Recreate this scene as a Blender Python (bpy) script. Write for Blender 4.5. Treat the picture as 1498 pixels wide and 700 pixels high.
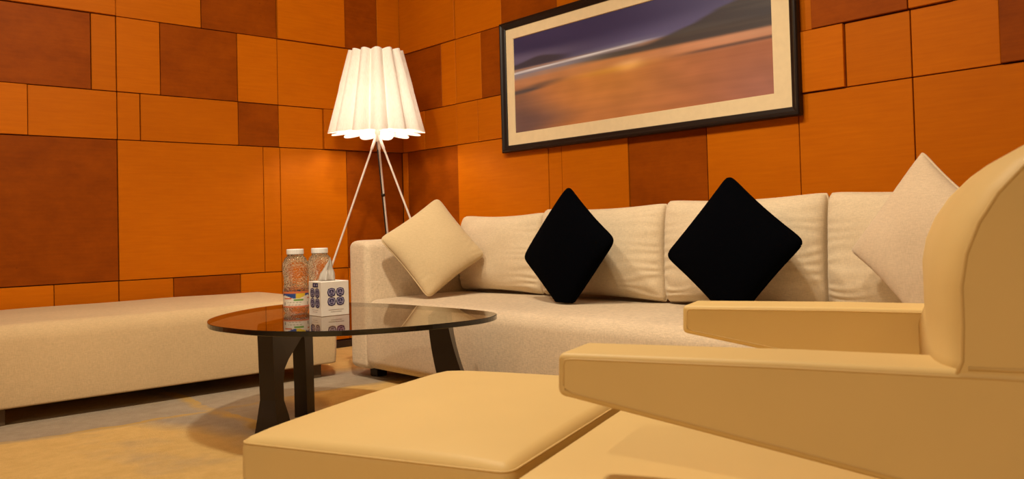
import bpy, bmesh, math, random
from mathutils import Vector, Matrix, noise as mnoise
R = math.radians
for o in list(bpy.data.objects): bpy.data.objects.remove(o, do_unlink=True)
SC = bpy.context.scene
COL = SC.collection

# ------------------------------------------------------------------ camera
CAMPOS = Vector((4.48, -3.055, 0.69))
FPX, YAW, PITCH, ROLL, CY = 1224.2, 2.4141034, 0.0250078, -0.0260158, 302.9
fw = Vector((math.cos(PITCH)*math.cos(YAW), math.cos(PITCH)*math.sin(YAW), math.sin(PITCH)))
rt = Vector((math.sin(YAW), -math.cos(YAW), 0)); up = rt.cross(fw)
rt, up = rt*math.cos(ROLL)+up*math.sin(ROLL), -rt*math.sin(ROLL)+up*math.cos(ROLL)
cam = bpy.data.cameras.new('camera'); camo = bpy.data.objects.new('camera', cam); COL.objects.link(camo)
camo.matrix_world = Matrix(((rt.x, up.x, -fw.x, CAMPOS.x), (rt.y, up.y, -fw.y, CAMPOS.y), (rt.z, up.z, -fw.z, CAMPOS.z), (0, 0, 0, 1)))
cam.sensor_fit = 'HORIZONTAL'; cam.sensor_width = 36; cam.lens = 36*FPX/1498
cam.shift_y = -(350-CY)/1498; cam.clip_start = 0.02
cam.dof.use_dof = True; cam.dof.focus_distance = 3.6; cam.dof.aperture_fstop = 9
SC.camera = camo

# ------------------------------------------------------------------ world, exposure, ceiling lights and added fill lights
SC.view_settings.view_transform = 'Standard'; SC.view_settings.look = 'None'
SC.view_settings.gamma = 1; SC.view_settings.use_curve_mapping = False
SC.view_settings.exposure = 0.17
w = bpy.data.worlds.new('world'); SC.world = w; w.use_nodes = True
w.node_tree.nodes['Background'].inputs[0].default_value = (0.02, 0.016, 0.011, 1)
WARM = (1.0, 0.86, 0.65)
def downlight(x, y, power, size=150, radius=0.10, z=2.66):
    l = bpy.data.lights.new('ceiling_and_fill_spot', 'SPOT'); l.energy = power; l.color = WARM
    l.spot_size = R(size); l.spot_blend = 0.9; l.shadow_soft_size = radius
    o = bpy.data.objects.new('ceiling_and_fill_spot', l); COL.objects.link(o); o.location = (x, y, z)
def wall_fill_light(x, y, aim, power, size=95, z=2.64):                 # unseen fill spot added to brighten the wall it aims at
    downlight(x, y, power, size, 0.08, z); o = COL.objects[-1]; o.name = 'added_wall_fill'
    o.rotation_euler = (Vector(aim)-Vector((x, y, z))).to_track_quat('-Z', 'Y').to_euler()
downlight(4.8, -5.1, 255, 150, 0.06)
downlight(2.6, -5.3, 45)  # unseen rear fill, added to brighten upright faces
downlight(2.75, -1.95, 165)
wall_fill_light(3.5, -2.1, (3.3, 0, 1.1), 76, 100)
wall_fill_light(1.9, -2.3, (1.6, 0, 1.1), 80, 100)
wall_fill_light(2.7, -1.9, (0, -1.2, 1.5), 135)
wall_fill_light(2.6, -3.6, (0, -2.3, 1.2), 105)
BULB = 200

# ------------------------------------------------------------------ materials
def lin(c):
    return tuple((x/12.92 if x <= 0.04045 else ((x+0.055)/1.055)**2.4) for x in c)
def srgb(r, g, b): return lin((r/255, g/255, b/255))
class NT:
    def __init__(s, name):
        s.m = bpy.data.materials.new(name); s.m.use_nodes = True; s.t = s.m.node_tree
        s.b = s.t.nodes['Principled BSDF']; s.out = s.t.nodes['Material Output']
    def n(s, typ, **kw):
        x = s.t.nodes.new(typ)
        for k, v in kw.items():
            if k in x.inputs.keys(): x.inputs[k].default_value = v
            else: setattr(x, k, v)
        return x
    def l(s, a, b): s.t.links.new(a, b)
    def set(s, **kw):
        for k, v in kw.items():
            k = k.replace('_', ' ')
            s.b.inputs[k].default_value = (*v, 1) if isinstance(v, tuple) and len(v) == 3 else v
    def coord(s, scale=(1, 1, 1), kind='Object'):
        c = s.n('ShaderNodeTexCoord'); m = s.n('ShaderNodeMapping'); m.inputs['Scale'].default_value = scale
        s.l(c.outputs[kind], m.inputs['Vector']); return m.outputs[0]
    def noise(s, vec, scale, detail=4, rough=0.6):
        x = s.n('ShaderNodeTexNoise'); x.inputs['Scale'].default_value = scale; x.inputs['Detail'].default_value = detail
        x.inputs['Roughness'].default_value = rough; s.l(vec, x.inputs['Vector']); return x.outputs['Fac']
    def ramp(s, fac, stops):
        x = s.n('ShaderNodeValToRGB'); e = x.color_ramp.elements
        while len(e) < len(stops): e.new(0.5)
        for k, (p, c) in enumerate(stops): e[k].position = p; e[k].color = (*c, 1)
        s.l(fac, x.inputs[0]); return x.outputs[0]
    def mix(s, fac, a, b, mode='MIX'):
        x = s.n('ShaderNodeMix', data_type='RGBA', blend_type=mode)
        if isinstance(fac, (int, float)): x.inputs[0].default_value = fac
        else: s.l(fac, x.inputs[0])
        for i, v in ((6, a), (7, b)):
            if isinstance(v, tuple): x.inputs[i].default_value = (*v, 1)
            else: s.l(v, x.inputs[i])
        return x.outputs[2]
    def math(s, op, a, b=0.0):
        x = s.n('ShaderNodeMath', operation=op)
        for i, v in ((0, a), (1, b)):
            if isinstance(v, (int, float)): x.inputs[i].default_value = v
            else: s.l(v, x.inputs[i])
        return x.outputs[0]
    def bump(s, h, strength, dist):
        x = s.n('ShaderNodeBump'); x.inputs['Strength'].default_value = strength; x.inputs['Distance'].default_value = dist
        s.l(h, x.inputs['Height']); s.l(x.outputs[0], s.b.inputs['Normal'])

def plain(name, col, rough=0.6, spec=0.4, metal=0.0):
    t = NT(name); v = t.coord(); f = t.noise(v, 30, 3)
    c = t.mix(f, tuple(x*0.92 for x in col), tuple(min(1, x*1.08) for x in col)); t.l(c, t.b.inputs['Base Color'])
    t.set(Roughness=rough, Metallic=metal); t.b.inputs['Specular IOR Level'].default_value = spec
    return t.m

def veneer(name, c0, c1, mottled):
    t = NT(name); oi = t.n('ShaderNodeObjectInfo')
    v = t.coord((2.2, 2.2, 40)); f = t.noise(v, 2.2, 6, 0.65)
    v2 = t.coord((1, 1, 1.6)); g = t.noise(v2, 5 if mottled else 2.2, 5, 0.7)
    fac = t.math('ADD', t.math('MULTIPLY', f, 0.30 if mottled else 0.6), t.math('MULTIPLY', g, 0.70 if mottled else 0.4))
    col = t.ramp(fac, [(0.30, c0), (0.72, c1)])
    if mottled:                                                     # dark knots and flecks of the burl veneer
        vo = t.n('ShaderNodeTexVoronoi', feature='F1'); vo.inputs['Scale'].default_value = 9; t.l(v2, vo.inputs['Vector'])
        k = t.ramp(vo.outputs['Distance'], [(0.02, (0.55, 0.5, 0.5)), (0.05, (1, 1, 1))])
        col = t.mix(0.8, col, k, 'MULTIPLY')
    hv = t.ramp(oi.outputs['Random'], [(0.0, (0.90, 0.88, 0.88)), (1.0, (1.06, 1.06, 1.06))])
    col = t.mix(1.0, col, hv, 'MULTIPLY')
    t.l(col, t.b.inputs['Base Color']); t.set(Roughness=0.5); t.b.inputs['Specular IOR Level'].default_value = 0.07
    t.bump(f, 0.12, 0.002); return t.m

def weave(name, c, rough=0.95, bump=0.5, fleck=0.14, sheen=0.2):
    t = NT(name); v = t.coord((1, 1, 1))
    a = t.noise(t.coord((60, 60, 420)), 1.0, 2); b = t.noise(t.coord((420, 420, 60)), 1.0, 2)
    f = t.math('ADD', t.math('MULTIPLY', a, 0.5), t.math('MULTIPLY', b, 0.5))
    big = t.noise(v, 3.0, 3)
    col = t.ramp(f, [(0.34, tuple(x*(1-fleck*1.6) for x in c)), (0.66, tuple(min(1, x*(1+fleck)) for x in c))])
    col = t.mix(1.0, col, t.ramp(big, [(0.3, (0.93, 0.92, 0.91)), (0.7, (1.03, 1.03, 1.03))]), 'MULTIPLY')
    t.l(col, t.b.inputs['Base Color']); t.set(Roughness=rough)
    t.b.inputs['Specular IOR Level'].default_value = 0.15; t.b.inputs['Sheen Weight'].default_value = sheen
    if sheen == 0: t.b.inputs['Specular IOR Level'].default_value = 0.02
    t.bump(f, bump, 0.0015); return t.m

def hide(name, c):                                                  # smooth upholstery of the armchair and footstool
    t = NT(name); v = t.coord(); f = t.noise(v, 260, 3); g = t.noise(v, 2.0, 3)
    col = t.ramp(g, [(0.3, tuple(x*0.95 for x in c)), (0.7, tuple(min(1, x*1.03) for x in c))])
    t.l(col, t.b.inputs['Base Color']); t.set(Roughness=0.55); t.b.inputs['Specular IOR Level'].default_value = 0.3
    t.bump(f, 0.08, 0.001); return t.m

def carpet():
    t = NT('carpet'); c = t.n('ShaderNodeTexCoord'); sp = t.n('ShaderNodeSeparateXYZ'); t.l(c.outputs['Object'], sp.inputs[0])
    v = t.coord()
    wob = t.noise(v, 2.6, 4); wx = t.math('MULTIPLY', t.math('SUBTRACT', wob, 0.5), 0.22)
    X = t.math('ADD', sp.outputs[0], wx); Y = t.math('ADD', sp.outputs[1], wx)
    pile = t.noise(v, 220, 3); streak = t.math('ADD', t.math('MULTIPLY', t.noise(t.coord((6, 3, 1)), 2.5, 6, 0.75), 0.45), t.math('MULTIPLY', t.noise(v, 16, 6, 0.8), 0.55)); blot = t.noise(v, 1.5, 4, 0.6)
    grey = t.ramp(streak, [(0.3, (0.30, 0.235, 0.17)), (0.7, (0.46, 0.375, 0.27))])
    gold = t.ramp(streak, [(0.3, (0.60, 0.385, 0.13)), (0.68, (0.78, 0.53, 0.205))])
    def step(x, e, wdt): return t.math('MINIMUM', t.math('MAXIMUM', t.math('DIVIDE', t.math('SUBTRACT', x, e), wdt), 0.0), 1.0)
    # repeat of the woven pattern: gold fields of 1.5 x 1.3 m between grey lanes
    mx = t.math('FLOORED_MODULO', t.math('SUBTRACT', X, 1.16), 2.0); my = t.math('FLOORED_MODULO', t.math('SUBTRACT', -1.72 + 0.0, Y) if False else t.math('SUBTRACT', t.math('MULTIPLY', Y, -1.0), 1.72), 1.7)
    inx = t.math('MULTIPLY', step(mx, 0.0, 0.06), t.math('SUBTRACT', 1.0, step(mx, 1.5, 0.2)))
    iny = t.math('MULTIPLY', step(my, 0.05, 0.15), t.math('SUBTRACT', 1.0, step(my, 1.3, 0.2)))
    corner = step(t.math('ADD', mx, t.math('MULTIPLY', my, 2.2)), 0.55, 0.3)
    fld = t.math('MULTIPLY', t.math('MULTIPLY', inx, iny), corner)
    fld = t.math('MULTIPLY', fld, step(blot, 0.22, 0.25))
    col = t.mix(fld, grey, gold)
    def band(m, at, wd): return t.math('SUBTRACT', 1.0, step(t.math('ABSOLUTE', t.math('SUBTRACT', m, at)), wd*0.4, wd))
    ln = t.math('MAXIMUM', band(mx, 0.0, 0.035), band(my, 0.02, 0.04))
    ln = t.math('MULTIPLY', ln, step(t.noise(v, 4, 3), 0.3, 0.25))
    col = t.mix(t.math('MULTIPLY', ln, 0.75), col, (0.58, 0.35, 0.07))
    t.l(col, t.b.inputs['Base Color']); t.set(Roughness=1.0); t.b.inputs['Specular IOR Level'].default_value = 0.05
    t.bump(t.math('ADD', pile, t.math('MULTIPLY', streak, 0.7)), 0.7, 0.006); return t.m

def vcol(name, rough=0.5, spec=0.3):
    t = NT(name); a = t.n('ShaderNodeVertexColor', layer_name='print'); t.l(a.outputs[0], t.b.inputs['Base Color'])
    t.set(Roughness=rough); t.b.inputs['Specular IOR Level'].default_value = spec; return t.m

M = {}
M['veneer'] = veneer('orange_veneer', (0.45, 0.108, 0.0008), (0.56, 0.150, 0.0014), False)
M['burl'] = veneer('rust_burl_veneer', (0.20, 0.038, 0.0006), (0.33, 0.070, 0.0012), True)
M['backing'] = plain('dark_panel_backing', (0.05, 0.014, 0.004), 0.8)
M['plaster'] = plain('warm_plaster', (0.74, 0.62, 0.46), 0.9, 0.2)
M['ceiling'] = plain('ceiling_paint', (0.75, 0.68, 0.58), 0.9, 0.2)
M['carpet'] = carpet()
M['skirting'] = plain('dark_skirting', (0.03, 0.016, 0.01), 0.35)
M['linen'] = weave('sofa_linen', (0.66, 0.53, 0.37))
M['bench'] = weave('bench_linen', (0.60, 0.435, 0.24), fleck=0.08)
M['cushion'] = weave('cushion_linen', (0.70, 0.57, 0.39), fleck=0.09, bump=0.35)
M['pillow'] = weave('pillow_cotton', (0.60, 0.46, 0.265), fleck=0.06, bump=0.25)
M['pillow_pale'] = weave('pale_pillow_cotton', (0.66, 0.52, 0.36), fleck=0.08, bump=0.25)
M['black'] = weave('black_cotton', (0.0012, 0.0014, 0.0024), fleck=0.1, bump=0.2, sheen=0.0)
M['hide'] = hide('tan_upholstery', (0.71, 0.515, 0.215))
M['piping'] = hide('tan_piping', (0.66, 0.46, 0.185))
M['wenge'] = plain('dark_wenge', (0.017, 0.009, 0.0055), 0.4, 0.4)
M['cord'] = plain('black_cord', (0.008, 0.006, 0.005), 0.5)
M['foot'] = plain('brown_wood_foot', (0.10, 0.06, 0.03), 0.5)
M['frame'] = plain('dark_frame', (0.012, 0.006, 0.004), 0.4, 0.25)
M['mat'] = plain('cream_mat_board', (0.80, 0.66, 0.42), 0.9, 0.1)
M['print'] = vcol('landscape_print', 0.45, 0.3)
M['label'] = vcol('bottle_label_print', 0.4, 0.4)
M['white'] = plain('white_plastic', (0.80, 0.78, 0.74), 0.4, 0.5)
M['card'] = plain('cream_card', (0.88, 0.84, 0.76), 0.6, 0.3)
M['navy'] = plain('navy_ink', (0.03, 0.025, 0.10), 0.6)
M['lilac'] = plain('lilac_ink', (0.36, 0.33, 0.48), 0.6)
M['greyink'] = plain('grey_ink', (0.38, 0.34, 0.30), 0.6)
M['tissue'] = plain('white_tissue', (0.86, 0.84, 0.80), 0.9, 0.1)
M['chrome'] = plain('brushed_nickel', (0.86, 0.84, 0.80), 0.3, 0.5, 0.1)
def glass(name, col, ior, rough=0.0, bump=None):
    t = NT(name); t.set(Base_Color=col, Roughness=rough, IOR=ior); t.b.inputs['Transmission Weight'].default_value = 1.0
    if bump:
        vo = t.n('ShaderNodeTexVoronoi', feature='SMOOTH_F1'); vo.inputs['Scale'].default_value = bump[0]
        t.l(t.coord((1, 1, 1)), vo.inputs['Vector']); t.bump(vo.outputs['Distance'], bump[1], 0.006)
    return t.m
def sheet_glass(name, tint, ior):                                   # flat tinted pane: mirror by Fresnel, the rest passes straight through
    t = NT(name); t.t.nodes.remove(t.b)
    fr = t.n('ShaderNodeFresnel'); fr.inputs['IOR'].default_value = ior; ge = t.n('ShaderNodeNewGeometry')
    fac = t.math('MULTIPLY', fr.outputs[0], t.math('SUBTRACT', 1.0, ge.outputs['Backfacing']))
    g = t.n('ShaderNodeBsdfGlossy'); g.inputs['Roughness'].default_value = 0.0; g.inputs['Color'].default_value = (1, 1, 1, 1)
    tr = t.n('ShaderNodeBsdfTransparent'); tr.inputs['Color'].default_value = (*tint, 1); mx = t.n('ShaderNodeMixShader')
    t.l(fac, mx.inputs[0]); t.l(tr.outputs[0], mx.inputs[1]); t.l(g.outputs[0], mx.inputs[2]); t.l(mx.outputs[0], t.out.inputs[0]); return t.m
M['smoked'] = sheet_glass('smoked_glass', (0.60, 0.53, 0.45), 1.55)
M['glass_edge'] = plain('dark_glass_edge', (0.006, 0.005, 0.004), 0.15, 0.6)
M['pet'] = glass('clear_bottle', (0.97, 0.96, 0.95), 1.34, 0.02, (150, 1.0))
def shade_mat():
    t = NT('pleated_shade_fabric'); t.t.nodes.remove(t.b)
    d = t.n('ShaderNodeBsdfDiffuse'); tr = t.n('ShaderNodeBsdfTranslucent'); mx = t.n('ShaderNodeMixShader')
    f = t.noise(t.coord((200, 200, 30)), 1.0, 2); c = t.ramp(f, [(0.3, (0.80, 0.76, 0.70)), (0.7, (0.88, 0.85, 0.80))])
    t.l(c, d.inputs[0]); t.l(c, tr.inputs[0]); mx.inputs[0].default_value = 0.075
    t.l(d.outputs[0], mx.inputs[1]); t.l(tr.outputs[0], mx.inputs[2]); t.l(mx.outputs[0], t.out.inputs[0]); return t.m
M['shade'] = shade_mat()
def bulb_mat():
    t = NT('glowing_bulb'); t.set(Base_Color=(1.0, 0.9, 0.8)); t.b.inputs['Emission Color'].default_value = (1, 0.84, 0.66, 1)
    t.b.inputs['Emission Strength'].default_value = BULB; return t.m
M['bulb'] = bulb_mat()

# ------------------------------------------------------------------ mesh helpers
def obj(name, data, mat=None, parent=None, smooth=False, matrix=None):
    if isinstance(data, bmesh.types.BMesh):
        me = bpy.data.meshes.new(name); bmesh.ops.recalc_face_normals(data, faces=data.faces); data.to_mesh(me); data.free()
    else: me = data
    if mat is not None and not me.materials:
        for m_ in (mat if isinstance(mat, list) else [mat]): me.materials.append(m_)
    if smooth:
        for p in me.polygons: p.use_smooth = True
    o = bpy.data.objects.new(name, me); COL.objects.link(o)
    if parent: o.parent = parent
    if matrix is not None: o.matrix_basis = matrix
    return o
def tag(o, label=None, cat=None, group=None, kind=None):
    if label: o['label'] = label
    if cat: o['category'] = cat
    if group: o['group'] = group
    if kind: o['kind'] = kind
    return o
def thing(name, label, cat, loc=(0, 0, 0), rz=0.0, group=None):
    o = bpy.data.objects.new(name, None); COL.objects.link(o); o.location = loc; o.rotation_euler = (0, 0, rz)
    o.empty_display_size = 0.1
    return tag(o, label, cat, group)
def box_bm(x0, x1, y0, y1, z0, z1, bev=0.0, seg=1):
    bm = bmesh.new(); vs = [bm.verts.new((x, y, z)) for x in (x0, x1) for y in (y0, y1) for z in (z0, z1)]
    for f in ((0, 1, 3, 2), (4, 6, 7, 5), (0, 4, 5, 1), (2, 3, 7, 6), (0, 2, 6, 4), (1, 5, 7, 3)): bm.faces.new([vs[i] for i in f])
    if bev: bmesh.ops.bevel(bm, geom=list(bm.edges), offset=bev, segments=seg, affect='EDGES', profile=0.5)
    return bm
def soft_box(lo, hi, r, n=(10, 10, 5), disp=None, k=4):
    """rounded upholstered block: even grid on a box, edges rounded with radius r, then pushed by disp(p, unit)"""
    lo, hi = Vector(lo), Vector(hi); bm = bmesh.new(); vmap = {}
    rr = r if hasattr(r, '__len__') else (r, r, r)
    ax = []
    for a in range(3):
        ra = min(rr[a], (hi[a]-lo[a])/2*0.98)
        e = [ra*(1-math.tan(math.pi/4*(1-i/k))) for i in range(k)]
        mid = [ra+(hi[a]-lo[a]-2*ra)*i/n[a] for i in range(n[a]+1)]
        L = e+mid+[hi[a]-lo[a]-x for x in reversed(e)]
        ax.append([lo[a]+x for x in L])
    def vert(i, j, l):
        key = (i, j, l)
        if key in vmap: return vmap[key]
        p = Vector((ax[0][i], ax[1][j], ax[2][l])); q = p.copy()
        for a in range(3): q[a] = min(max(p[a], lo[a]+rr[a]), hi[a]-rr[a])
        d = Vector(((p[a]-q[a])/rr[a] for a in range(3)))
        if d.length > 1e-9:
            d.normalize(); p = Vector((q[a]+d[a]*rr[a] for a in range(3)))
        if disp:
            uvw = Vector((2*(p[a]-lo[a])/(hi[a]-lo[a])-1 for a in range(3))); p = p+disp(p, uvw)
        vmap[key] = bm.verts.new(p); return vmap[key]
    N = [len(a)-1 for a in ax]
    def quad(a, b, c, d):
        bm.faces.new((vert(*a), vert(*b), vert(*c), vert(*d)))
    for i in range(N[0]):
        for j in range(N[1]):
            for l in (0, N[2]): quad((i, j, l), (i+1, j, l), (i+1, j+1, l), (i, j+1, l))
        for l in range(N[2]):
            for j in (0, N[1]): quad((i, j, l), (i+1, j, l), (i+1, j, l+1), (i, j, l+1))
    for j in range(N[1]):
        for l in range(N[2]):
            for i in (0, N[0]): quad((i, j, l), (i, j+1, l), (i, j+1, l+1), (i, j, l+1))
    return bm
def tube(pts, rad, sides=8, closed=False, bm=None):
    bm = bm or bmesh.new(); pts = [Vector(p) for p in pts]; n = len(pts); rings = []
    for i, p in enumerate(pts):
        a = pts[(i-1) % n] if (closed or i) else p; b = pts[(i+1) % n] if (closed or i < n-1) else p
        t = (b-a).normalized(); ref = Vector((0, 0, 1)) if abs(t.z) < 0.9 else Vector((1, 0, 0))
        s = t.cross(ref).normalized(); q = s.cross(t).normalized(); rd = rad[i] if hasattr(rad, '__len__') else rad
        rings.append([bm.verts.new(p+rd*(math.cos(2*math.pi*j/sides)*s+math.sin(2*math.pi*j/sides)*q)) for j in range(sides)])
    for i in range(n if closed else n-1):
        A, B = rings[i], rings[(i+1) % n]
        for j in range(sides): bm.faces.new((A[j], A[(j+1) % sides], B[(j+1) % sides], B[j]))
    if not closed: bm.faces.new(rings[0]); bm.faces.new(rings[-1])
    return bm
def lathe(prof, seg=32, cap=True):
    bm = bmesh.new(); rings = [[bm.verts.new((r*math.cos(2*math.pi*j/seg), r*math.sin(2*math.pi*j/seg), z)) for j in range(seg)] for r, z in prof]
    for A, B in zip(rings, rings[1:]):
        for j in range(seg): bm.faces.new((A[j], A[(j+1) % seg], B[(j+1) % seg], B[j]))
    if cap: bm.faces.new(rings[0]); bm.faces.new(rings[-1])
    return bm
def loft(sections, cap=True, closed=True):
    bm = bmesh.new(); rings = [[bm.verts.new(p) for p in s] for s in sections]; n = len(rings[0])
    for A, B in zip(rings, rings[1:]):
        for j in range(n if closed else n-1): bm.faces.new((A[j], A[(j+1) % n], B[(j+1) % n], B[j]))
    if cap: bm.faces.new(rings[0]); bm.faces.new(rings[-1])
    return bm

# ------------------------------------------------------------------ room shell
RX, RY, RZ = 7.0, -6.6, 2.7
tag(obj('floor', box_bm(-0.1, RX+0.1, RY-0.1, 0.1, -0.1, 0), M['carpet']), 'woven carpet floor with gold fields and grey lanes', 'floor', kind='structure')
tag(obj('ceiling', box_bm(-0.1, RX+0.1, RY-0.1, 0.1, RZ, RZ+0.1), M['ceiling']), 'plain pale ceiling', 'ceiling', kind='structure')
wl = tag(obj('wall_left', box_bm(-0.15, -0.022, RY-0.1, 0.1, 0, RZ), M['backing']), 'left wall clad in orange and rust veneer panels', 'wall', kind='structure')
wr = tag(obj('wall_right', box_bm(-0.022, RX+0.1, 0.022, 0.15, 0, RZ), M['backing']), 'wall behind the sofa clad in orange and rust veneer panels', 'wall', kind='structure')
tag(obj('wall_back', box_bm(RX, RX+0.1, RY-0.1, 0.022, 0, RZ), M['plaster']), 'plain warm plaster wall opposite the bench', 'wall', kind='structure')
tag(obj('wall_front', box_bm(-0.022, RX, RY-0.1, RY, 0, RZ), M['plaster']), 'plain warm plaster wall opposite the sofa', 'wall', kind='structure')
tag(obj('baseboard_left', box_bm(-0.02, 0.014, RY, 0, 0, 0.042, 0.003), M['skirting']), 'low dark skirting along the left wall', 'baseboard', kind='structure')
tag(obj('baseboard_right', box_bm(0.0145, RX, -0.014, 0.02, 0, 0.042, 0.003), M['skirting']), 'low dark skirting behind the sofa', 'baseboard', kind='structure')

rnd = random.Random(5)
ROWS = [0.046, 0.476, 1.190, 1.434, 1.818, 2.30, RZ-0.004]
GAP = 0.0022
def panel(wall, axis, a0, a1, z0, z1, dark, out):
    """one veneer panel: axis 'y' on the left wall (a = distance from the corner), 'x' on the right wall"""
    a0 += GAP; a1 -= GAP; z0 += GAP; z1 -= GAP
    if axis == 'y': bm = box_bm(-0.022, out, -a1, -a0, z0, z1, 0.0015)
    else: bm = box_bm(a0, a1, -out, 0.022, z0, z1, 0.0015)
    obj('panel', bm, M['burl'] if dark else M['veneer'], wall)
def fill(wall, axis, a0, a1, z0, z1):
    x = a0
    while x < a1-0.05:
        w_ = rnd.choice([0.12, 0.23, 0.33, 0.43, 0.64, 0.87]); e = min(x+w_, a1)
        if a1-e < 0.12: e = a1
        panel(wall, axis, x, e, z0, z1, rnd.random() < 0.3, rnd.choice([0, 0.002, 0.004, 0.012])); x = e
# (row, [(start, end, dark, proud), ...]) measured from the corner
LEFT = {
 4: [(0, .172, 0, .000), (.172, .409, 1, .000), (.409, .853, 0, .014), (.853, 1.292, 1, .001), (1.292, 1.732, 0, .002), (1.732, 2.60, 0, .014)],
 3: [(0, .172, 0, .001), (.172, .853, 0, .002), (.853, 1.093, 0, .004), (1.093, 1.513, 1, .002), (1.513, 1.730, 0, .004), (1.730, 1.848, 0, .001), (1.848, 2.60, 1, .000)],
 2: [(0, .566, 0, .016), (.566, .851, 0, .000), (.851, 1.093, 1, .001), (1.093, 1.617, 0, .004), (1.617, 1.729, 0, .001), (1.729, 2.131, 0, .000), (2.131, 2.60, 0, .010)],
 1: [(0, .411, 1, .000), (.411, .847, 0, .002), (.847, .950, 0, .002), (.950, 1.731, 0, .003), (1.731, 2.60, 1, .001)],
 0: [(0, .411, 0, .001), (.411, .846, 0, .000), (.846, 1.095, 0, .001), (1.095, 1.461, 1, .000), (1.461, 1.732, 0, .003), (1.732, 2.027, 0, .000), (2.027, 2.60, 0, .006)],
}
RIGHT = {
 4: [(.002, .581, 0, .006), (.581, 1.00, 0, .000), (1.00, 1.436, 1, .001), (1.436, 2.334, 0, .002), (2.334, 2.84, 0, .002), (2.84, 3.51, 0, .004), (3.51, 4.1, 1, .002)],
 3: [(.002, .437, 1, .000), (.437, .579, 0, .001), (.579, .815, 0, .000), (.815, 1.25, 1, .001), (1.25, 1.75, 0, .001), (1.75, 2.334, 0, .002), (2.334, 2.843, 0, .002), (2.843, 3.214, 1, .014), (3.214, 3.36, 0, .014), (3.36, 4.1, 0, .001)],
 2: [(.016, .257, 0, .004), (.257, .580, 0, .002), (.580, .778, 0, .003), (.778, 1.30, 0, .003), (1.30, 1.89, 0, .001), (1.89, 2.45, 0, .002), (2.45, 2.972, 0, .014), (2.972, 3.216, 0, .001), (3.216, 3.505, 0, .001), (3.505, 4.1, 1, .014)],
 1: [(.002, .061, 0, .001), (.061, .583, 1, .000), (.583, 1.349, 0, .006), (1.349, 1.445, 0, .003), (1.445, 1.891, 0, .004), (1.891, 2.334, 1, .000), (2.334, 2.772, 0, .001), (2.772, 3.217, 0, .003), (3.217, 4.1, 0, .003)],
}
for rw, L in LEFT.items():
    for a0, a1, dk, out in L: panel(wl, 'y', a0, a1, ROWS[rw], ROWS[rw+1], dk, out)
    fill(wl, 'y', 2.60, 6.5, ROWS[rw], ROWS[rw+1])
for rw, L in RIGHT.items():
    for a0, a1, dk, out in L: panel(wr, 'x', a0, a1, ROWS[rw], ROWS[rw+1], dk, out)
    fill(wr, 'x', 4.1, 6.9, ROWS[rw], ROWS[rw+1])
fill(wl, 'y', 0, 6.5, ROWS[5], ROWS[6]); fill(wr, 'x', .02, 6.9, ROWS[5], ROWS[6]); fill(wr, 'x', .02, 6.9, ROWS[0], ROWS[1])

# ------------------------------------------------------------------ sofa
def fbm(p, s): return mnoise.noise(Vector(p)*s)
def crown(h, axis=2, side=0.0, wob=0.004, sc=3.0):
    def f(p, u):
        d = Vector((0, 0, 0))
        o = [a for a in range(3) if a != axis]
        c = max(0, 1-u[o[0]]**2)**0.5*max(0, 1-u[o[1]]**2)**0.5
        if u[axis] > 0.2: d[axis] += h*c*(u[axis]-0.2)/0.8
        if side:
            for a in o:
                d[a] += side*u[a]*max(0, 1-u[axis]**2)
        d[axis] += wob*fbm(p, sc)*(1 if u[axis] > 0 else 0)
        return d
    return f
SX0, SX1, SXE = 0.92, 1.085, 3.95
sofa = thing('sofa', 'long beige linen sofa with low square arms under the framed picture', 'sofa', (2.4, -0.5, 0))
def S_(bm):                                                         # into the sofa's own space
    bmesh.ops.translate(bm, verts=bm.verts, vec=(-2.4, 0.5, 0)); return bm
def arm_bulge(p, u): return Vector((0.006*u.x*(1-u.y**2), -0.004*(1-u.x**2) if u.y < 0 else 0, 0.012*(1-u.x**2)*(u.z > 0) + 0.004*fbm(p, 4)*(u.z > 0)))
obj('arm', S_(soft_box((SX0, -0.955, 0.045), (SX1, -0.05, 0.640), 0.030, (4, 14, 10), arm_bulge)), M['linen'], sofa, True)
obj('arm', S_(soft_box((3.775, -0.955, 0.045), (SXE, -0.05, 0.640), 0.030, (4, 14, 10), arm_bulge)), M['linen'], sofa, True)
def seat_c(p, u): return Vector((0, 0.006*u.y*max(0, 1-u.z**2) if u.y < 0 else 0, (0.010*max(0, 1-u.y**2)**0.5+0.004*fbm(p, 4))*max(0, u.z-0.2)/0.8))
obj('seat', S_(soft_box((SX1+0.003, -0.965, 0.048), (3.772, -0.20, 0.368), (0.012, 0.055, 0.05), (40, 12, 6), seat_c)), M['linen'], sofa, True)
obj('backrest', S_(soft_box((SX1+0.004, -0.228, 0.05), (3.771, -0.05, 0.60), 0.03, (18, 3, 6))), M['linen'], sofa, True)
for fx in (1.02, 2.384, 3.86):
    for fy in (-0.86, -0.14):
        obj('foot', S_(box_bm(fx-0.03, fx+0.03, fy-0.03, fy+0.03, 0, 0.06, 0.004)), M['wenge'], sofa)

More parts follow.
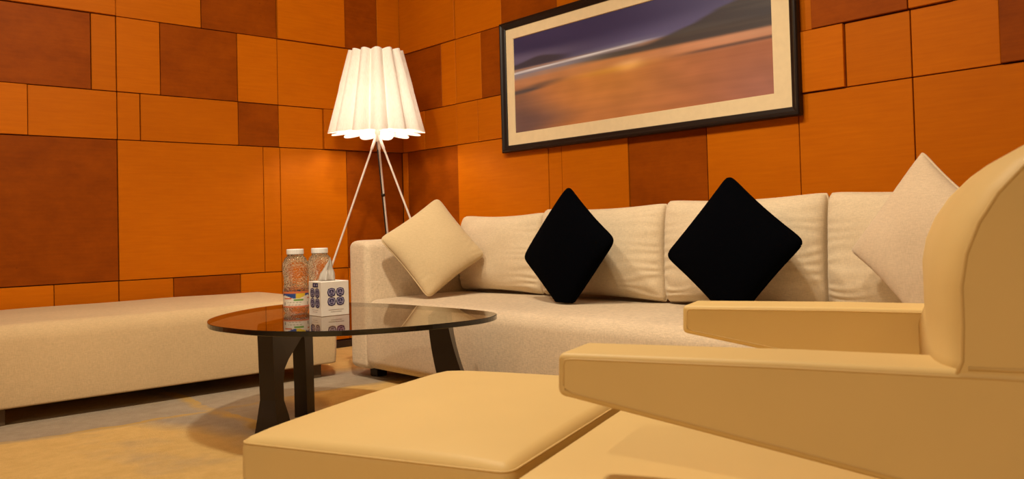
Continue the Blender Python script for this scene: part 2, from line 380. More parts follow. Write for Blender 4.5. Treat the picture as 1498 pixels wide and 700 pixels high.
# ------------------------------------------------------------------ cushions and pillows
def sm01(x): return min(1, max(0, x))
def pillow_mesh(w_, h_, t_, pinch=0.05, ex=0.42, rc=0.05, n=36, wr=0.0, seed=0, pside=None):
    ps = pinch if pside is None else pside
    bm = bmesh.new(); g = {}
    def sp(i): 
        x = -1+2*i/n; return math.sin(x*math.pi/2)*0.75+x*0.25
    for side in (1, -1):
        for i in range(n+1):
            for j in range(n+1):
                edge = i in (0, n) or j in (0, n)
                if side == -1 and edge: g[(-1, i, j)] = g[(1, i, j)]; continue
                u, v = sp(i), sp(j)
                cut = 1-rc*(u*u*v*v)**5
                x = w_/2*u*(1-ps*(1-v*v)*u*u)*cut; y = h_/2*v*(1-pinch*(1-u*u)*v*v)*cut
                base = max(0, (1-u*u)*(1-v*v)); th = t_/2*base**ex
                if wr:                                               # gathers running in from the seams
                    du, dv = 1-abs(u), 1-abs(v)
                    a = math.exp(-du/0.22)*(0.45+0.75*sm01(0.3-v))*math.sin(34*v+5*mnoise.noise(Vector((u*2, v*3, seed+side))))
                    b = math.exp(-dv/0.13)*math.sin(40*u+5*mnoise.noise(Vector((u*3, v*2, seed+9+side))))
                    th += wr*(a+b*0.45)*min(1, base*9)
                    th += wr*2.2*mnoise.noise(Vector((u*1.7, v*1.7, seed*3.1+side)))*min(1, base*3)
                g[(side, i, j)] = bm.verts.new((x, y, side*th))
        for i in range(n):
            for j in range(n):
                q = [g[(side, a, b)] for a, b in ((i, j), (i+1, j), (i+1, j+1), (i, j+1))]
                bm.faces.new(q if side == 1 else q[::-1])
    rim = [g[(1, i, 0)] for i in range(n)]+[g[(1, n, j)] for j in range(n)]+[g[(1, i, n)] for i in range(n, 0, -1)]+[g[(1, 0, j)] for j in range(n, 0, -1)]
    return bm, [v.co.copy() for v in rim]
def pose(c, yaw, tilt, spin):
    u = Vector((math.cos(yaw), math.sin(yaw), 0)); n = Vector((math.sin(yaw), -math.cos(yaw), 0)); v = Vector((0, 0, 1))
    v2 = v*math.cos(tilt)-n*math.sin(tilt); n2 = n*math.cos(tilt)+v*math.sin(tilt)
    a = u*math.cos(spin)+v2*math.sin(spin); b = -u*math.sin(spin)+v2*math.cos(spin)
    return Matrix(((a.x, b.x, n2.x, c[0]), (a.y, b.y, n2.y, c[1]), (a.z, b.z, n2.z, c[2]), (0, 0, 0, 1)))
def cushion(name, part, label, cat, group, size, c, yaw, tilt, spin, mat, zmin=None, pipe=0.0035, pipemat=None, **kw):
    bm, rim = pillow_mesh(*size, **kw); mw = pose(c, R(yaw), R(tilt), R(spin)); wpos = [mw @ v.co for v in bm.verts]
    def settle(p):                                                   # the lowest corner is squashed flat on the seat
        if zmin is not None and p.z < zmin+0.05:
            t = (zmin+0.05-p.z); z = zmin+0.05*math.exp(-t/0.05) if t > 0 else p.z
            z = max(zmin, zmin+0.05-t*0.98 if t < 0.05 else zmin)
            return Vector((p.x, p.y, z))
        return p
    base = Vector((c[0], c[1], min(settle(p).z for p in wpos)))
    root = thing(name, label, cat, base, 0, group)
    for v, p in zip(bm.verts, wpos): v.co = settle(p)-base
    obj(part, bm, mat, root, True)
    if pipe:
        obj('piping', tube([settle(mw @ p)-base for p in rim], pipe, 6, True), pipemat or mat, root, True)
    return root
G = 'square back cushions along the sofa'
ZS = 0.3855
for k, (x0, x1, h_, lab, sd) in enumerate((
        (1.100, 1.686, 0.380, 'beige back cushion at the lamp end, behind the tan diamond pillow', 1),
        (1.700, 2.392, 0.395, 'beige back cushion behind the smaller black diamond pillow', 2),
        (2.405, 3.072, 0.405, 'beige back cushion behind the wider black diamond pillow', 3),
        (3.085, 3.752, 0.405, 'beige back cushion at the armchair end of the sofa', 4))):
    cushion('back_cushion', 'cover', lab, 'cushion', G, (x1-x0+0.011, h_, 0.215), ((x0+x1)/2, -0.374, ZS+h_/2-0.006), 0, 3, 0, M['cushion'],
            zmin=ZS, pinch=0.075, pside=0.012, ex=0.31, rc=0.03, wr=0.0042, seed=sd, n=96)
cushion('throw_pillow', 'cover', 'tan cotton pillow standing on its corner against the left sofa arm', 'pillow', 'diamond pillows on the sofa', (0.362, 0.362, 0.13),
        (1.288, -0.716, 0.612), 66.4, 19.9, 34.3+0, M['pillow'], zmin=ZS+0.002, pinch=0.055, n=72, wr=0.0016, seed=11, rc=0.06)
cushion('throw_pillow', 'cover', 'black pillow on its corner nearer the lamp, narrower in view', 'pillow', 'diamond pillows on the sofa', (0.388, 0.388, 0.13),
        (2.064, -0.61, 0.598), -2.7, 11.3, 52.9, M['black'], zmin=ZS+0.002, pinch=0.05, n=60, wr=0.0010, seed=12, rc=0.06)
cushion('throw_pillow', 'cover', 'black pillow on its corner behind the armchair arm, wider in view', 'pillow', 'diamond pillows on the sofa', (0.372, 0.372, 0.13),
        (2.841, -0.60, 0.600), 5.2, 9, 49.9, M['black'], zmin=ZS+0.002, pinch=0.05, n=60, wr=0.0010, seed=13, rc=0.06)
cushion('throw_pillow', 'cover', 'pale beige pillow on its corner beside the armchair back', 'pillow', 'diamond pillows on the sofa', (0.368, 0.368, 0.14),
        (3.49, -0.625, 0.628), -16.7, 11, 52.6, M['pillow_pale'], zmin=ZS+0.002, pinch=0.085, n=60, wr=0.0012, seed=14, rc=0.03)

# ------------------------------------------------------------------ bench
bench = thing('upholstered_bench', 'long low beige upholstered bench along the left wall', 'bench', (0.46, -1.8, 0))
def Bn(bm): bmesh.ops.translate(bm, verts=bm.verts, vec=(-0.46, 1.8, 0)); return bm
def bench_disp(p, u):
    d = crown(0.016, 2, 0.010, 0.003, 3)(p, u)
    if p.z+d.z < 0.068: d.z = 0.068-p.z
    return d
obj('cushion_body', Bn(soft_box((0.035, -2.56, 0.015), (0.880, -1.005, 0.372), (0.045, 0.028, 0.06), (12, 22, 6), bench_disp, 5)), M['bench'], bench, True)
for fx in (0.10, 0.815):
    for fy in (-2.42, -1.10): obj('leg', Bn(box_bm(fx-0.03, fx+0.03, fy-0.03, fy+0.03, 0, 0.075, 0.003)), M['foot'], bench)

# ------------------------------------------------------------------ floor lamp
LX, LY = 0.46, -0.478
lamp = thing('floor_lamp', 'tripod floor lamp with white fluted fabric shade in the corner', 'floor lamp', (LX, LY, 0))
ZB, ZT = 1.245, 1.705
def shade_ring(t, NF=13, seg=256):
    r = 0.243+(0.143-0.243)*t; amp = 0.031+(0.013-0.031)*t; out = []
    for j in range(seg):
        a = 2*math.pi*j/seg; c = 2*abs(math.cos(NF*a/2+0.3))-1
        rr = r+amp*c-0.002+0.006*math.sin(3*a+1)*(1-t)
        z = ZB+(ZT-ZB)*t+(0.004*c if t > 0.5 else -0.006*c)+0.004*math.sin(2*a)
        out.append((rr*math.cos(a), rr*math.sin(a), z))
    return out
obj('lamp_shade', loft([shade_ring(i/14) for i in range(15)], cap=False), M['shade'], lamp, True)
APEX = Vector((0, 0, 1.235))
for az, rad in ((235, 0.45), (38, 0.46), (134, 0.43)):
    ft = Vector((rad*math.cos(R(az)), rad*math.sin(R(az)), 0.004)); d = (ft-APEX)
    st = APEX+Vector((math.cos(R(az)), math.sin(R(az)), 0))*0.006
    lgp = [st, ft]
    lg = obj('leg', tube([st+(ft-st)*t for t in (0, 0.062, 0.066, 0.6, 1)], [0.0085, 0.0085, 0.0058, 0.0058, 0.0052], 10), M['chrome'], lamp, True)
    obj('rubber_foot', tube([ft+Vector((0, 0, -0.004)), ft+Vector((0, 0, 0.014))], 0.009, 10), M['wenge'], lg)
side = Vector((-math.sin(R(134)), math.cos(R(134)), 0))*0.009
obj('power_cord', tube([lgp[0]+side+(lgp[1]-lgp[0])*t+Vector((0, 0, 0.006 if t > 0.99 else 0)) for t in (0.02, 0.25, 0.5, 0.75, 1.0)], 0.0042, 8), M['cord'], lamp, True)
for t in (0.27, 0.62): obj('cord_clip', tube([lgp[0]+side*0.5+(lgp[1]-lgp[0])*(t-0.006), lgp[0]+side*0.5+(lgp[1]-lgp[0])*(t+0.006)], 0.0115, 8), M['cord'], lamp, True)
obj('hub', lathe([(0.004, 1.195), (0.011, 1.20), (0.012, 1.235), (0.016, 1.243), (0.016, 1.312), (0.012, 1.315)], 16), M['chrome'], lamp, True)
sk = obj('bulb', lathe([(0.010, 1.315), (0.012, 1.335), (0.019, 1.358), (0.021, 1.378), (0.016, 1.397), (0.005, 1.406)], 20), M['bulb'], lamp, True)
for a in (0, 120, 240):                                              # the spider that carries the shade from the hub
    rr = 0.232; obj('shade_arm', tube([(0.012*math.cos(R(a)), 0.012*math.sin(R(a)), 1.262), (0.222*math.cos(R(a)), 0.222*math.sin(R(a)), 1.275)], 0.0022, 6), M['chrome'], lamp)

# ------------------------------------------------------------------ framed picture
FX0, FX1, FZ0, FZ1 = 1.026, 2.800, 1.102, 1.812
pic = thing('framed_picture', 'wide framed seascape print with cream mat hung above the sofa', 'picture', ((FX0+FX1)/2, 0, (FZ0+FZ1)/2))
pc = Vector(pic.location)
def frame_side(a, b, inner, name='frame_rail'):
    # mitred rail from corner a to corner b, profile swept from outer to inner edge
    a, b = Vector(a), Vector(b); ctr = pc
    prof = [(0.0, -0.017), (0.0, -0.040), (0.005, -0.046), (0.012, -0.046), (0.020, -0.040), (0.034, -0.034), (0.038, -0.030), (0.038, -0.017)]
    ra, rb = [], []
    for ins, y in prof:
        for p, L in ((a, ra), (b, rb)):
            L.append(Vector((p.x+(ins if p.x < ctr.x else -ins), y, p.z+(ins if p.z < ctr.z else -ins)))-ctr)
    return obj(name, loft([ra, rb]), M['frame'], pic)
c4 = [(FX0, 0, FZ0), (FX1, 0, FZ0), (FX1, 0, FZ1), (FX0, 0, FZ1)]
for i in range(4): frame_side(c4[i], c4[(i+1) % 4], 0)
PX0, PX1, PZ0, PZ1 = 1.118, 2.682, 1.203, 1.718
def mat_bm():
    bm = bmesh.new(); y0, y1 = -0.026, -0.0205
    def ring(x0, x1, z0, z1, y): return [bm.verts.new(Vector((x, y, z))-pc) for x, z in ((x0, z0), (x1, z0), (x1, z1), (x0, z1))]
    A = ring(FX0+0.030, FX1-0.030, FZ0+0.030, FZ1-0.030, y0); B = ring(PX0, PX1, PZ0, PZ1, y0); C_ = ring(PX0+0.002, PX1-0.002, PZ0+0.002, PZ1-0.002, y1)
    for P, Q in ((A, B), (B, C_)):
        for i in range(4): bm.faces.new((P[i], P[(i+1) % 4], Q[(i+1) % 4], Q[i]))
    return bm
tag(obj('mat_board', mat_bm(), M['mat'], pic), 'cream mat board')
obj('back_board', box_bm(FX0+0.02-pc.x, FX1-0.02-pc.x, -0.019, -0.0165, FZ0+0.02-pc.z, FZ1-0.02-pc.z), M['frame'], pic)
for hx in (FX0+0.3, FX1-0.3): obj('wall_bracket', box_bm(hx-0.02-pc.x, hx+0.02-pc.x, -0.017, -0.0005, FZ1-0.09-pc.z, FZ1-0.07-pc.z), M['frame'], pic)
def sm(a, b, x):
    t = min(1, max(0, (x-a)/(b-a))) if a != b else float(x > a); return t*t*(3-2*t)
def mixc(a, b, t): return tuple(a[i]+(b[i]-a[i])*t for i in range(3))
def paint(u, v):
    nz = lambda a, b, s=0.0: mnoise.noise(Vector((u*a+s, v*b+s*2, s)))
    tilt = v+0.05*(u-0.4)                                            # streaks slope gently
    st = mnoise.noise(Vector((u*2.2, tilt*26, 3.0))); st2 = mnoise.noise(Vector((u*4.0, tilt*60, 8.0))); cl = nz(1.8, 5, 1.0)
    hz = 0.665-0.035*u+0.0*st
    sky = mixc((96, 84, 108), (58, 48, 72), sm(0.62, 0.86, v)); sky = mixc(sky, (124, 112, 126), 0.55*sm(0.35, 1.0, u)*sm(0.5, 0.75, v)*(0.6+0.8*cl))
    sky = mixc(sky, (48, 40, 58), max(0, cl)*0.9*sm(0.6, 0.2, u)); sky = mixc(sky, (128, 108, 116), 0.5*sm(0.10, 0.0, abs(v-hz-0.10+0.08*u))*sm(0.5, 0.1, u))
    sand = mixc((186, 112, 58), (160, 92, 58), sm(0.45, 1.0, u)); sand = mixc(sand, (104, 72, 62), sm(0.30, 0.0, u+0.12*cl)*sm(0.75, 0.10, v)*0.95)
    sand = mixc(sand, (150, 96, 80), sm(0.7, 1.0, u)*sm(0.5, 0.0, v)*0.6)
    sand = mixc(sand, (196, 120, 48), sm(0.30, 0.0, abs(u-0.42))*sm(0.0, 0.4, v)*0.6)
    g = math.exp(-((u-0.515)/0.055)**2-((v-0.475)/0.045)**2); sand = mixc(sand, (240, 172, 100), min(1, g*1.1))
    g2 = math.exp(-((u-0.44)/0.14)**2-((v-0.46)/0.03)**2); sand = mixc(sand, (214, 146, 44), 0.6*g2)
    sand = mixc(sand, (205, 142, 100), sm(0.10, 0.0, abs(v-0.53+0.02*u))*(0.35+0.5*sm(0.5, 1.0, u)))
    sand = mixc(sand, (84, 66, 58), max(0, min(1, sm(0.05, 0.0, abs(v-0.42-0.25*u))*sm(0.32, 0.05, u)*(0.7+st*1.5))))
    sand = mixc(sand, (92, 64, 52), max(0, min(1, sm(0.022, 0.0, abs(v-0.455+0.02*(u-1)))*sm(0.62, 0.85, u)*0.9)))
    bl = mnoise.noise(Vector((u*7, v*7, 21)))+0.6*mnoise.noise(Vector((u*16, v*12, 31)))
    sand = tuple(c*(1+0.07*bl+0.03*st+0.03*st2) for c in sand)
    c = mixc(sand, sky, sm(hz-0.01, hz+0.012, v))
    # water and foam streak towards the left
    wv = sm(0.085, 0.0, abs(v-(0.605+0.05*u)))*sm(0.72, 0.45, u); c = mixc(c, (132, 122, 124), min(1, wv*(0.9+st)))
    fo = sm(0.016, 0.0, abs(v-(0.625+0.045*u)))*sm(0.68, 0.5, u); c = mixc(c, (222, 206, 190), min(1, max(0, fo*(0.85+st2))))
    # headlands: small one at the left edge, broad one rising to the right
    hl = sm(0.015, -0.01, v-(0.70+0.05*math.exp(-((u-0.13)/0.09)**2)))*sm(0.655, 0.675, v)*sm(0.30, 0.2, u); c = mixc(c, (62, 52, 54), hl*0.9)
    top = hz-0.03+0.30*sm(0.55, 1.08, u)+0.02*st; bot = 0.59-0.05*u
    hr = sm(top+0.02, top-0.02, v)*sm(bot-0.015, bot+0.015, v)*sm(0.22, 0.5, u); c = mixc(c, mixc((66, 56, 50), (92, 80, 62), max(0, st)+max(0, cl)), hr*0.95)
    return c
def print_mesh():
    nx, nz_ = 260, 90; bm = bmesh.new(); cl = bm.verts.layers.float_color.new('print'); g = []
    for j in range(nz_+1):
        for i in range(nx+1):
            u, v = i/nx, j/nz_; vt = bm.verts.new(Vector((PX0-0.004+(PX1-PX0+0.008)*u, -0.0202, PZ0-0.004+(PZ1-PZ0+0.008)*v))-pc)
            c = srgb(*[min(255, max(0, q)) for q in paint(u, v)]); vt[cl] = (c[0]*1.05, c[1]*1.32, min(1, c[2]*1.85), 1); g.append(vt)
    for j in range(nz_):
        for i in range(nx):
            a = j*(nx+1)+i; bm.faces.new((g[a], g[a+1], g[a+nx+2], g[a+nx+1]))
    return bm
tag(obj('print', print_mesh(), M['print'], pic), 'blurred beach landscape with violet sky and orange sand')

# ------------------------------------------------------------------ coffee table
TZ = 0.40
OUT = [(1.620, -1.925), (1.760, -1.972), (1.900, -1.972), (2.060, -1.942), (2.190, -1.872), (2.276, -1.782), (2.332, -1.672), (2.370, -1.549), (2.384, -1.401), (2.366, -1.290), (2.305, -1.200), (2.215, -1.160),
       (2.080, -1.152), (1.914, -1.158), (1.740, -1.172), (1.580, -1.200), (1.420, -1.252), (1.300, -1.335), (1.250, -1.430), (1.270, -1.540), (1.340, -1.670), (1.440, -1.790), (1.530, -1.870)]
table = thing('coffee_table', 'low coffee table with rounded triangular smoked glass top on dark wooden legs', 'coffee table', (1.85, -1.5, 0))
def smooth_loop(P, k=5):
    n = len(P); out = []
    for i in range(n):
        p0, p1, p2, p3 = [Vector(P[(i+d) % n]) for d in (-1, 0, 1, 2)]
        for s in range(k):
            t = s/k; out.append(0.5*((2*p1)+(-p0+p2)*t+(2*p0-5*p1+4*p2-p3)*t*t+(-p0+3*p1-3*p2+p3)*t**3))
    return out
loop = smooth_loop(OUT)
def inset(L, d):
    n = len(L); out = []
    for i in range(n):
        t = (L[(i+1) % n]-L[i-1]).normalized(); nn = Vector((-t.y, t.x)); out.append(L[i]+nn*d)
    return out
area = sum(loop[i].x*loop[(i+1) % len(loop)].y-loop[(i+1) % len(loop)].x*loop[i].y for i in range(len(loop)))
sg = 1 if area > 0 else -1
def ringz(d, z): return [(p.x-1.85, p.y+1.5, z) for p in inset(loop, sg*d)]
gt = loft([ringz(0.0015, TZ-0.0165), ringz(0.0, TZ-0.0150), ringz(0.0, TZ-0.0012), ringz(0.0015, TZ)])
go = obj('glass_top', gt, [M['smoked'], M['glass_edge']], table)
for p in go.data.polygons:
    if abs(p.normal.z) < 0.95: p.material_index = 1
ZL = TZ-0.0172
def arch_leg(A, B):
    """upright board from A (near foot) to B (far foot) with an arch cut between the feet; its near foot flares below a waist"""
    A, B = Vector(A), Vector(B); d = (B-A).normalized(); s = Vector((d.y, -d.x)); L = (B-A).length
    # outline in (along, z), counter-clockwise
    out = [(0.000, 0.0), (0.105, 0.0), (0.100, 0.05), (0.082, 0.105), (0.080, 0.17), (0.092, 0.215), (0.125, 0.243), (L*0.62, 0.290), (L*0.735, 0.312), (L*0.765, 0.30), (L*0.78, 0.25), (L*0.80, 0.12), (L*0.80, 0.0),
           (L*1.0, 0.0), (L*0.995, 0.15), (L*0.985, 0.30), (L*0.97, ZL), (L*0.5, ZL), (0.012, ZL), (0.0, ZL-0.012), (0.006, 0.25), (0.012, 0.12), (0.004, 0.06)]
    def th(a, z):
        base = 0.056 if a < L*0.4 else 0.050
        fl = 0.034*max(0, (0.10-z)/0.10) if a < L*0.4 else 0
        return base+fl
    secs = []
    for sd in (-1, 1):
        secs.append([Vector(((A+d*a).x+s.x*sd*th(a, z)/2-1.85, (A+d*a).y+s.y*sd*th(a, z)/2+1.5, z)) for a, z in out])
    bm = loft(secs); bmesh.ops.bevel(bm, geom=[e for e in bm.edges if e.is_manifold and e.calc_face_angle(0) > 0.6], offset=0.003, segments=2, affect='EDGES')
    bmesh.ops.triangulate(bm, faces=[f for f in bm.faces if len(f.verts) > 4])
    return bm
obj('leg', arch_leg((1.750, -1.778), (1.530, -1.502)), M['wenge'], table)
def blade_leg(A, B):
    """curved board whose near edge sweeps outwards to the floor"""
    A, B = Vector(A), Vector(B); d = (B-A).normalized(); s = Vector((d.y, -d.x)); L = (B-A).length; secs = []
    for i in range(15):
        t = i/14; z = ZL*(1-t); off = 0.090*t**1.7; wd = 0.066+0.032*t; l0 = 0.02*math.sin(math.pi*t); l1 = L*(1-0.45*math.sin(math.pi*t*0.9))
        q = []
        for a, sd in ((l0, -1), (l0, 1), (l1, 1), (l1, -1)):
            p = A+d*a; lat = sd*wd/2+off+(0.012*t if sd > 0 else 0); q.append((p.x+s.x*lat-1.85, p.y+s.y*lat+1.5, z))
        secs.append(q)
    bm = loft(secs); return bm
obj('leg', blade_leg((2.053, -1.265), (1.878, -1.11)), M['wenge'], table)
for px_, py_ in ((1.70, -1.75), (1.50, -1.50), (2.00, -1.25)):
    obj('pad', lathe([(0.012, ZL-0.001), (0.012, TZ-0.0166)], 12), M['glass_edge'], table, matrix=Matrix.Translation((px_-1.85, py_+1.5, 0)))

# ------------------------------------------------------------------ bottles and tissue box on the table
BP = [(0.040, 0.0), (0.0440, 0.006), (0.0455, 0.02), (0.0455, 0.085), (0.0440, 0.095), (0.0425, 0.110), (0.0430, 0.128), (0.0460, 0.150), (0.0475, 0.168), (0.0450, 0.186), (0.0380, 0.200), (0.0300, 0.208), (0.0285, 0.214)]
def bottle(loc, label, rz):
    t = thing('water_bottle', label, 'bottle', loc, rz, 'water bottles on the coffee table')
    prof = []
    for (r0, z0), (r1, z1) in zip(BP, BP[1:]):
        for k in range(4): f = k/4; z = z0+(z1-z0)*f; prof.append((r0+(r1-r0)*f+(0.0007*math.sin(z*620) if 0.095 < z < 0.19 else 0), z))
    prof.append(BP[-1])
    obj('bottle_body', lathe(prof, 40), M['pet'], t, True)
    cp = [(0.0300, 0.2145), (0.0310, 0.2155), (0.0310, 0.231), (0.0295, 0.2335)]
    bm = bmesh.new(); seg = 60; rings = []
    for r, z in cp: rings.append([bm.verts.new(((r-0.0007*(j % 2))*math.cos(2*math.pi*j/seg), (r-0.0007*(j % 2))*math.sin(2*math.pi*j/seg), z)) for j in range(seg)])
    for A_, B_ in zip(rings, rings[1:]):
        for j in range(seg): bm.faces.new((A_[j], A_[(j+1) % seg], B_[(j+1) % seg], B_[j]))
    bm.faces.new(rings[0]); bm.faces.new(rings[-1]); obj('cap', bm, M['white'], t)
    # printed wrap-around label
    bm = bmesh.new(); cl = bm.verts.layers.float_color.new('print'); nu, nv = 72, 26; g = []
    for j in range(nv+1):
        for i in range(nu):
            a = 2*math.pi*i/nu; v = j/nv; p = (i*3/nu) % 1.0
            c = (232, 222, 205)
            if v > 0.86: c = (214, 120, 70)
            elif v > 0.64+0.10*math.sin(p*6.3+0.8): c = (40, 74, 140) if p < 0.62 else (222, 190, 60)
            elif v < 0.10: c = (210, 120, 84)
            else:
                if (p-0.12)**2*9+(v-0.22)**2 < 0.008: c = (34, 60, 66)
                elif abs(v-0.46) < 0.05 and 0.50 < p < 0.9: c = (110, 160, 72)
                elif abs(v-0.55) < 0.035 and 0.1 < p < 0.42: c = (206, 96, 52)
                elif (j % 4 == 0) and 0.25 < p < 0.82 and (i*7+j*5) % 3 and v < 0.42: c = (150, 132, 120)
            vt = bm.verts.new((0.0461*math.cos(a), 0.0461*math.sin(a), 0.022+0.058*v)); vt[cl] = (*srgb(*c), 1); g.append(vt)
    for j in range(nv):
        for i in range(nu): bm.faces.new((g[j*nu+i], g[j*nu+(i+1) % nu], g[(j+1)*nu+(i+1) % nu], g[(j+1)*nu+i]))
    tag(obj('label', bm, M['label'], t, True), 'printed paper label in white, blue and yellow'); return t
bottle((1.630, -1.597, TZ+0.0005), 'clear water bottle with white cap left of the tissue box', R(20))
bottle((1.618, -1.490, TZ+0.0005), 'clear water bottle with white cap half hidden behind the tissue box', R(70))

BXA, BXB, BXC = Vector((1.725, -1.597)), Vector((1.862, -1.620)), Vector((1.843, -1.487))
ux = Vector((0.0, 1.0)); W1 = 0.109; uy = Vector((-ux.y, ux.x)); W2 = 0.090; HB = 0.120
rzb = math.atan2(ux.y, ux.x)
tb = thing('tissue_box', 'square cream tissue box printed with violet ornaments on the coffee table', 'tissue box', (BXB.x, BXB.y, TZ+0.0005), rzb)
obj('box', box_bm(0, W1, 0, W2, 0, HB, 0.0012), M['card'], tb)
def slab(x, z, pts, on, mat, name, parent, off=0.0006):
    """flat inked patch on the front (y=0) or the side (x=0) of the box"""
    bm = bmesh.new()
    if on == 'front': vs = [bm.verts.new((x+a, -off, z+b)) for a, b in pts]
    else: vs = [bm.verts.new((-off, x-a, z+b)) for a, b in pts]
    bm.faces.new(vs); return obj(name, bm, mat, parent)
def sq(rx, rz, p=2.6, n=28, wob=0.0):
    out = []
    for i in range(n):
        a = 2*math.pi*i/n; c, s_ = math.cos(a), math.sin(a); k = 1+wob*math.cos(8*a)
        out.append((math.copysign(abs(c)**(2/p), c)*rx*k, math.copysign(abs(s_)**(2/p), s_)*rz*k))
    return out
def emblem(on, cx, cz, rx, rz_):
    for i, (dx, dz) in enumerate(((-1, 1), (1, 1), (-1, -1), (1, -1))):
        x, z = cx+dx*(rx+0.0012), cz+dz*(rz_+0.0010)
        e = slab(x, z, sq(rx, rz_, 2.7, 32, 0.035), on, M['navy'], 'printed_ornament', tb)
        slab(x, z+rz_*0.05, sq(rx*0.80, rz_*0.80, 2.4), on, M['lilac'], 'ornament_field', e, 0.0009)
        for (qx, qz, ar, br) in ((-0.38, 0.18, 0.20, 0.42), (0.36, 0.22, 0.18, 0.38), (0.0, -0.42, 0.42, 0.16), (0.05, 0.48, 0.34, 0.14), (0.02, 0.02, 0.10, 0.14)):
            slab(x+qx*rx, z+qz*rz_, sq(ar*rx, br*rz_, 2.0, 14), on, M['navy'], 'ornament_stroke', e, 0.0012)
emblem('front', W1*0.52, 0.066, 0.0160, 0.0150); emblem('side', W2*0.50, 0.063, 0.0160, 0.0165)
def rect(a, b): return [(-a, -b), (a, -b), (a, b), (-a, b)]
lg_ = slab(W2*0.45, 0.108, rect(0.019, 0.0075), 'side', M['navy'], 'printed_badge', tb)
for q in (-0.010, 0.006): slab(W2*0.45+q, 0.108, sq(0.005, 0.004, 2, 12), 'side', M['lilac'], 'badge_mark', lg_, 0.0009)
for on, c0, wd in (('front', W1*0.52, 0.030), ('side', W2*0.5, 0.022)):
    for z, f in ((0.021, 1.0), (0.014, 0.72)): slab(c0, z, rect(wd*f, 0.0007), on, M['greyink'], 'printed_line', tb)
def tissue_bm():
    bm = bmesh.new(); rows = []
    for j in range(13):
        t = j/12; row = []
        for i in range(25):
            s_ = i/24*2-1; wd = 0.026*(1-t)**0.9+0.006+0.003*math.sin(t*5); fold = math.sin(s_*7+t*2.2)
            x = wd*s_+0.012*t+0.002*mnoise.noise(Vector((s_*3, t*4, 1))); y = 0.009*fold*(1-0.6*t)+0.016*(s_*s_-0.4)*(1-t*0.7)+0.004*mnoise.noise(Vector((s_*4, t*5, 7)))
            z = 0.082*t-0.010*abs(s_)**2*t+(0.004*math.sin(s_*9) if t > 0.9 else 0); row.append(bm.verts.new((x, y, z)))
        rows.append(row)
    for a, b in zip(rows, rows[1:]):
        for i in range(24): bm.faces.new((a[i], a[i+1], b[i+1], b[i]))
    g = bmesh.ops.solidify(bm, geom=list(bm.faces), thickness=0.0008); return bm
obj('slot', box_bm(W1/2-0.036, W1/2+0.036, W2/2-0.014, W2/2+0.014, HB-0.0004, HB+0.0005), M['greyink'], tb)
tag(obj('tissue', tissue_bm(), M['tissue'], tb, True, Matrix.Translation((W1/2-0.006, W2/2, HB)) @ Matrix.Rotation(R(-16), 4, 'Z')), 'white tissue pulled up from the slot')

# ------------------------------------------------------------------ armchair and footstool (own frame: x = forwards, y = towards the sofa)
CN = Vector((3.663, -2.239, 0)); FA = math.atan2(-0.387, -0.922)
# local +x = forward; local +y = away from the photographer (towards the sofa) needs a mirrored hand, so y is measured as -s
def chair_pt(f, s, z): return (f, -s, z)
chair = thing('armchair', 'tan upholstered armchair with wedge arms in the right foreground', 'armchair', CN, FA)
def loc(bm):
    for v in bm.verts: v.co = Vector((v.co.x, -v.co.y, v.co.z))
    return bm
def wedge_arm(s0, s1):
    bm = bmesh.new(); prof = [(0.004, 0.463), (-0.30, 0.408), (-0.62, 0.348), (-0.84, 0.28), (-0.84, 0.518), (-0.60, 0.520), (-0.30, 0.522), (0.002, 0.520)]
    A_ = [bm.verts.new((f, s0, z)) for f, z in prof]; B_ = [bm.verts.new((f, s1, z)) for f, z in prof]; n = len(prof)
    for i in range(n): bm.faces.new((A_[i], A_[(i+1) % n], B_[(i+1) % n], B_[i]))
    bm.faces.new(A_); bm.faces.new(B_)
    bmesh.ops.recalc_face_normals(bm, faces=bm.faces)
    bmesh.ops.bevel(bm, geom=[e for e in bm.edges if e.calc_face_angle(0) > 0.5], offset=0.009, segments=4, affect='EDGES', profile=0.5)
    return bm, prof
for s0, s1, out_s in ((-0.02, 0.092, -0.02), (0.662, 0.782, 0.662)):
    bm, prof = wedge_arm(s0, s1); a = obj('arm', loc(bm), M['hide'], chair, True)
    m_ = a.modifiers.new('edge', 'WEIGHTED_NORMAL')
    sgn = -1
    for ss in (s0+0.0004, s1-0.0004):                               # seam just inside the rounded edges
        pts = [(f, -ss, z) for f, z in ((-0.80, 0.299), (-0.62, 0.357), (-0.30, 0.4168), (-0.02, 0.4672), (-0.0085, 0.4715), (-0.0065, 0.478), (-0.0070, 0.505), (-0.0100, 0.5115), (-0.02, 0.5125), (-0.30, 0.5140), (-0.60, 0.5120), (-0.835, 0.5105))]
        obj('piping', tube(pts, 0.0014, 6), M['piping'], a, True)
# backrest: side profile swept across the chair, fuller in the middle
BPF = [(-0.470, 0.500), (-0.482, 0.530), (-0.484, 0.570), (-0.484, 0.612), (-0.490, 0.648), (-0.503, 0.682), (-0.523, 0.715), (-0.550, 0.745), (-0.590, 0.770), (-0.640, 0.786), (-0.700, 0.792), (-0.760, 0.782), (-0.805, 0.755), (-0.830, 0.700), (-0.842, 0.60), (-0.846, 0.522)]
def back_sec(s, q):
    out = []; cx, cz = -0.66, 0.60
    for f, z in BPF:
        k = q; nx_, nz2 = f-cx, (z-cz)*1.0
        ln = math.hypot(nx_, nz2); df = nx_/ln*k; dz = max(0, nz2/ln)*k*0.45
        out.append((f+df, s, z+dz))
    return out
S0, S1 = -0.018, 0.780; secs = []
for i in range(25):
    t = i/24; s = S0+(S1-S0)*t; e = min(t, 1-t)*(S1-S0); q = 0.034*(1-math.exp(-e/0.045))
    secs.append(back_sec(s, q))
bk = obj('backrest', loc(loft(secs)), M['hide'], chair, True)
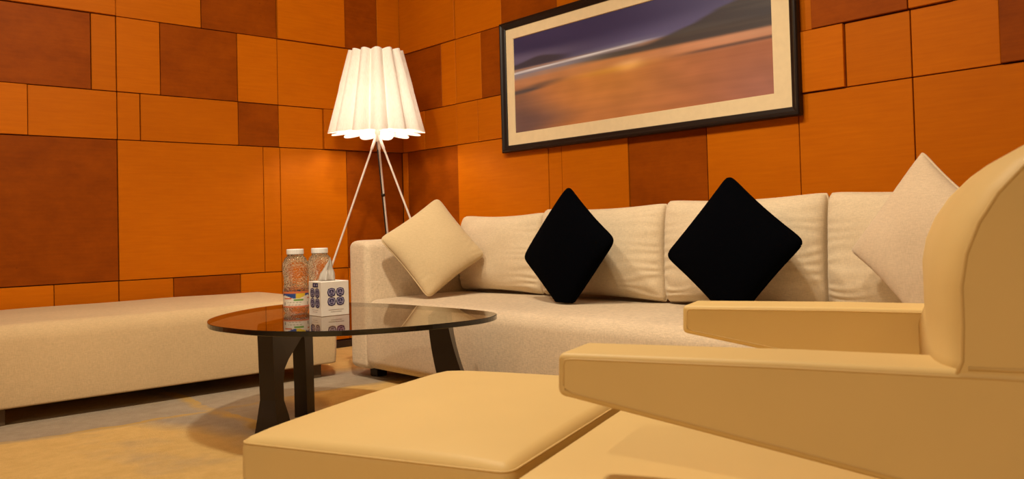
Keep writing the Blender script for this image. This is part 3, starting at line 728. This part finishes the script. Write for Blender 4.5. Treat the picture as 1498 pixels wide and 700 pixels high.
for s in (S0+0.001, S1-0.001):
    obj('piping', tube([(f, -s, z) for f, _, z in back_sec(s, 0.0005)], 0.0024, 6), M['piping'], bk, True)
    obj('piping', tube([(-0.487, -s, 0.5225), (-0.60, -s, 0.5225), (-0.84, -s, 0.5215)], 0.0028, 6), M['piping'], bk, True)
for me_o in (bk,):
    for p in me_o.data.polygons:
        if len(p.vertices) > 6: p.use_smooth = False
obj('back_body', loc(soft_box((-0.835, 0.094, 0.10), (-0.470, 0.660, 0.515), 0.015, (4, 6, 5))), M['hide'], chair, True)
st_ = obj('seat', loc(soft_box((-0.468, 0.000, 0.165), (0.088, 0.765, 0.336), (0.018, 0.018, 0.016), (12, 14, 4), crown(0.010, 2, 0.0, 0.002, 4))), M['hide'], chair, True)
def rim_loop(x0, x1, y0, y1, z, r=0.02, n=5):
    out = []
    for cx, cy, a0 in ((x1-r, y1-r, 0), (x0+r, y1-r, 90), (x0+r, y0+r, 180), (x1-r, y0+r, 270)):
        for i in range(n+1): a = R(a0+90*i/n); out.append((cx+r*math.cos(a), cy+r*math.sin(a), z))
    return out
obj('piping', tube([(x, -y, z) for x, y, z in rim_loop(-0.465, 0.0865, 0.0015, 0.7635, 0.3245)], 0.0022, 6, True), M['piping'], st_, True)
obj('seat_base', loc(box_bm(-0.46, 0.05, 0.03, 0.735, 0.10, 0.168, 0.006, 2)), M['hide'], chair)
for f in (0.0, -0.78):
    for s in (0.13, 0.62): obj('leg', loc(lathe([(0.014, 0), (0.020, 0.105)], 14)), M['wenge'], chair, False, Matrix.Translation((f, -s, 0)))

stool = thing('footstool', 'low square tan upholstered footstool in front of the armchair', 'footstool', CN, FA)
SF0, SF1, SS0, SS1 = 0.120, 0.660, 0.068, 0.800
def stool_disp(p, u):
    d = crown(0.014, 2, 0.0, 0.002, 4)(p, u); d.z -= 0.004*(u.x**8+u.y**8)*(u.z > 0.5); return d
body = obj('cushion', loc(soft_box((SF0, SS0, 0.115), (SF1, SS1, 0.336), (0.022, 0.022, 0.020), (14, 16, 5), stool_disp)), M['hide'], stool, True)
obj('piping', tube([(x, -y, z) for x, y, z in rim_loop(SF0+0.002, SF1-0.002, SS0+0.002, SS1-0.002, 0.3215, 0.022)], 0.0021, 6, True), M['piping'], body, True)
for f in (SF0+0.07, SF1-0.07):
    for s in (SS0+0.07, SS1-0.07): obj('leg', loc(lathe([(0.014, 0), (0.020, 0.12)], 14)), M['wenge'], stool, False, Matrix.Translation((f, -s, 0)))
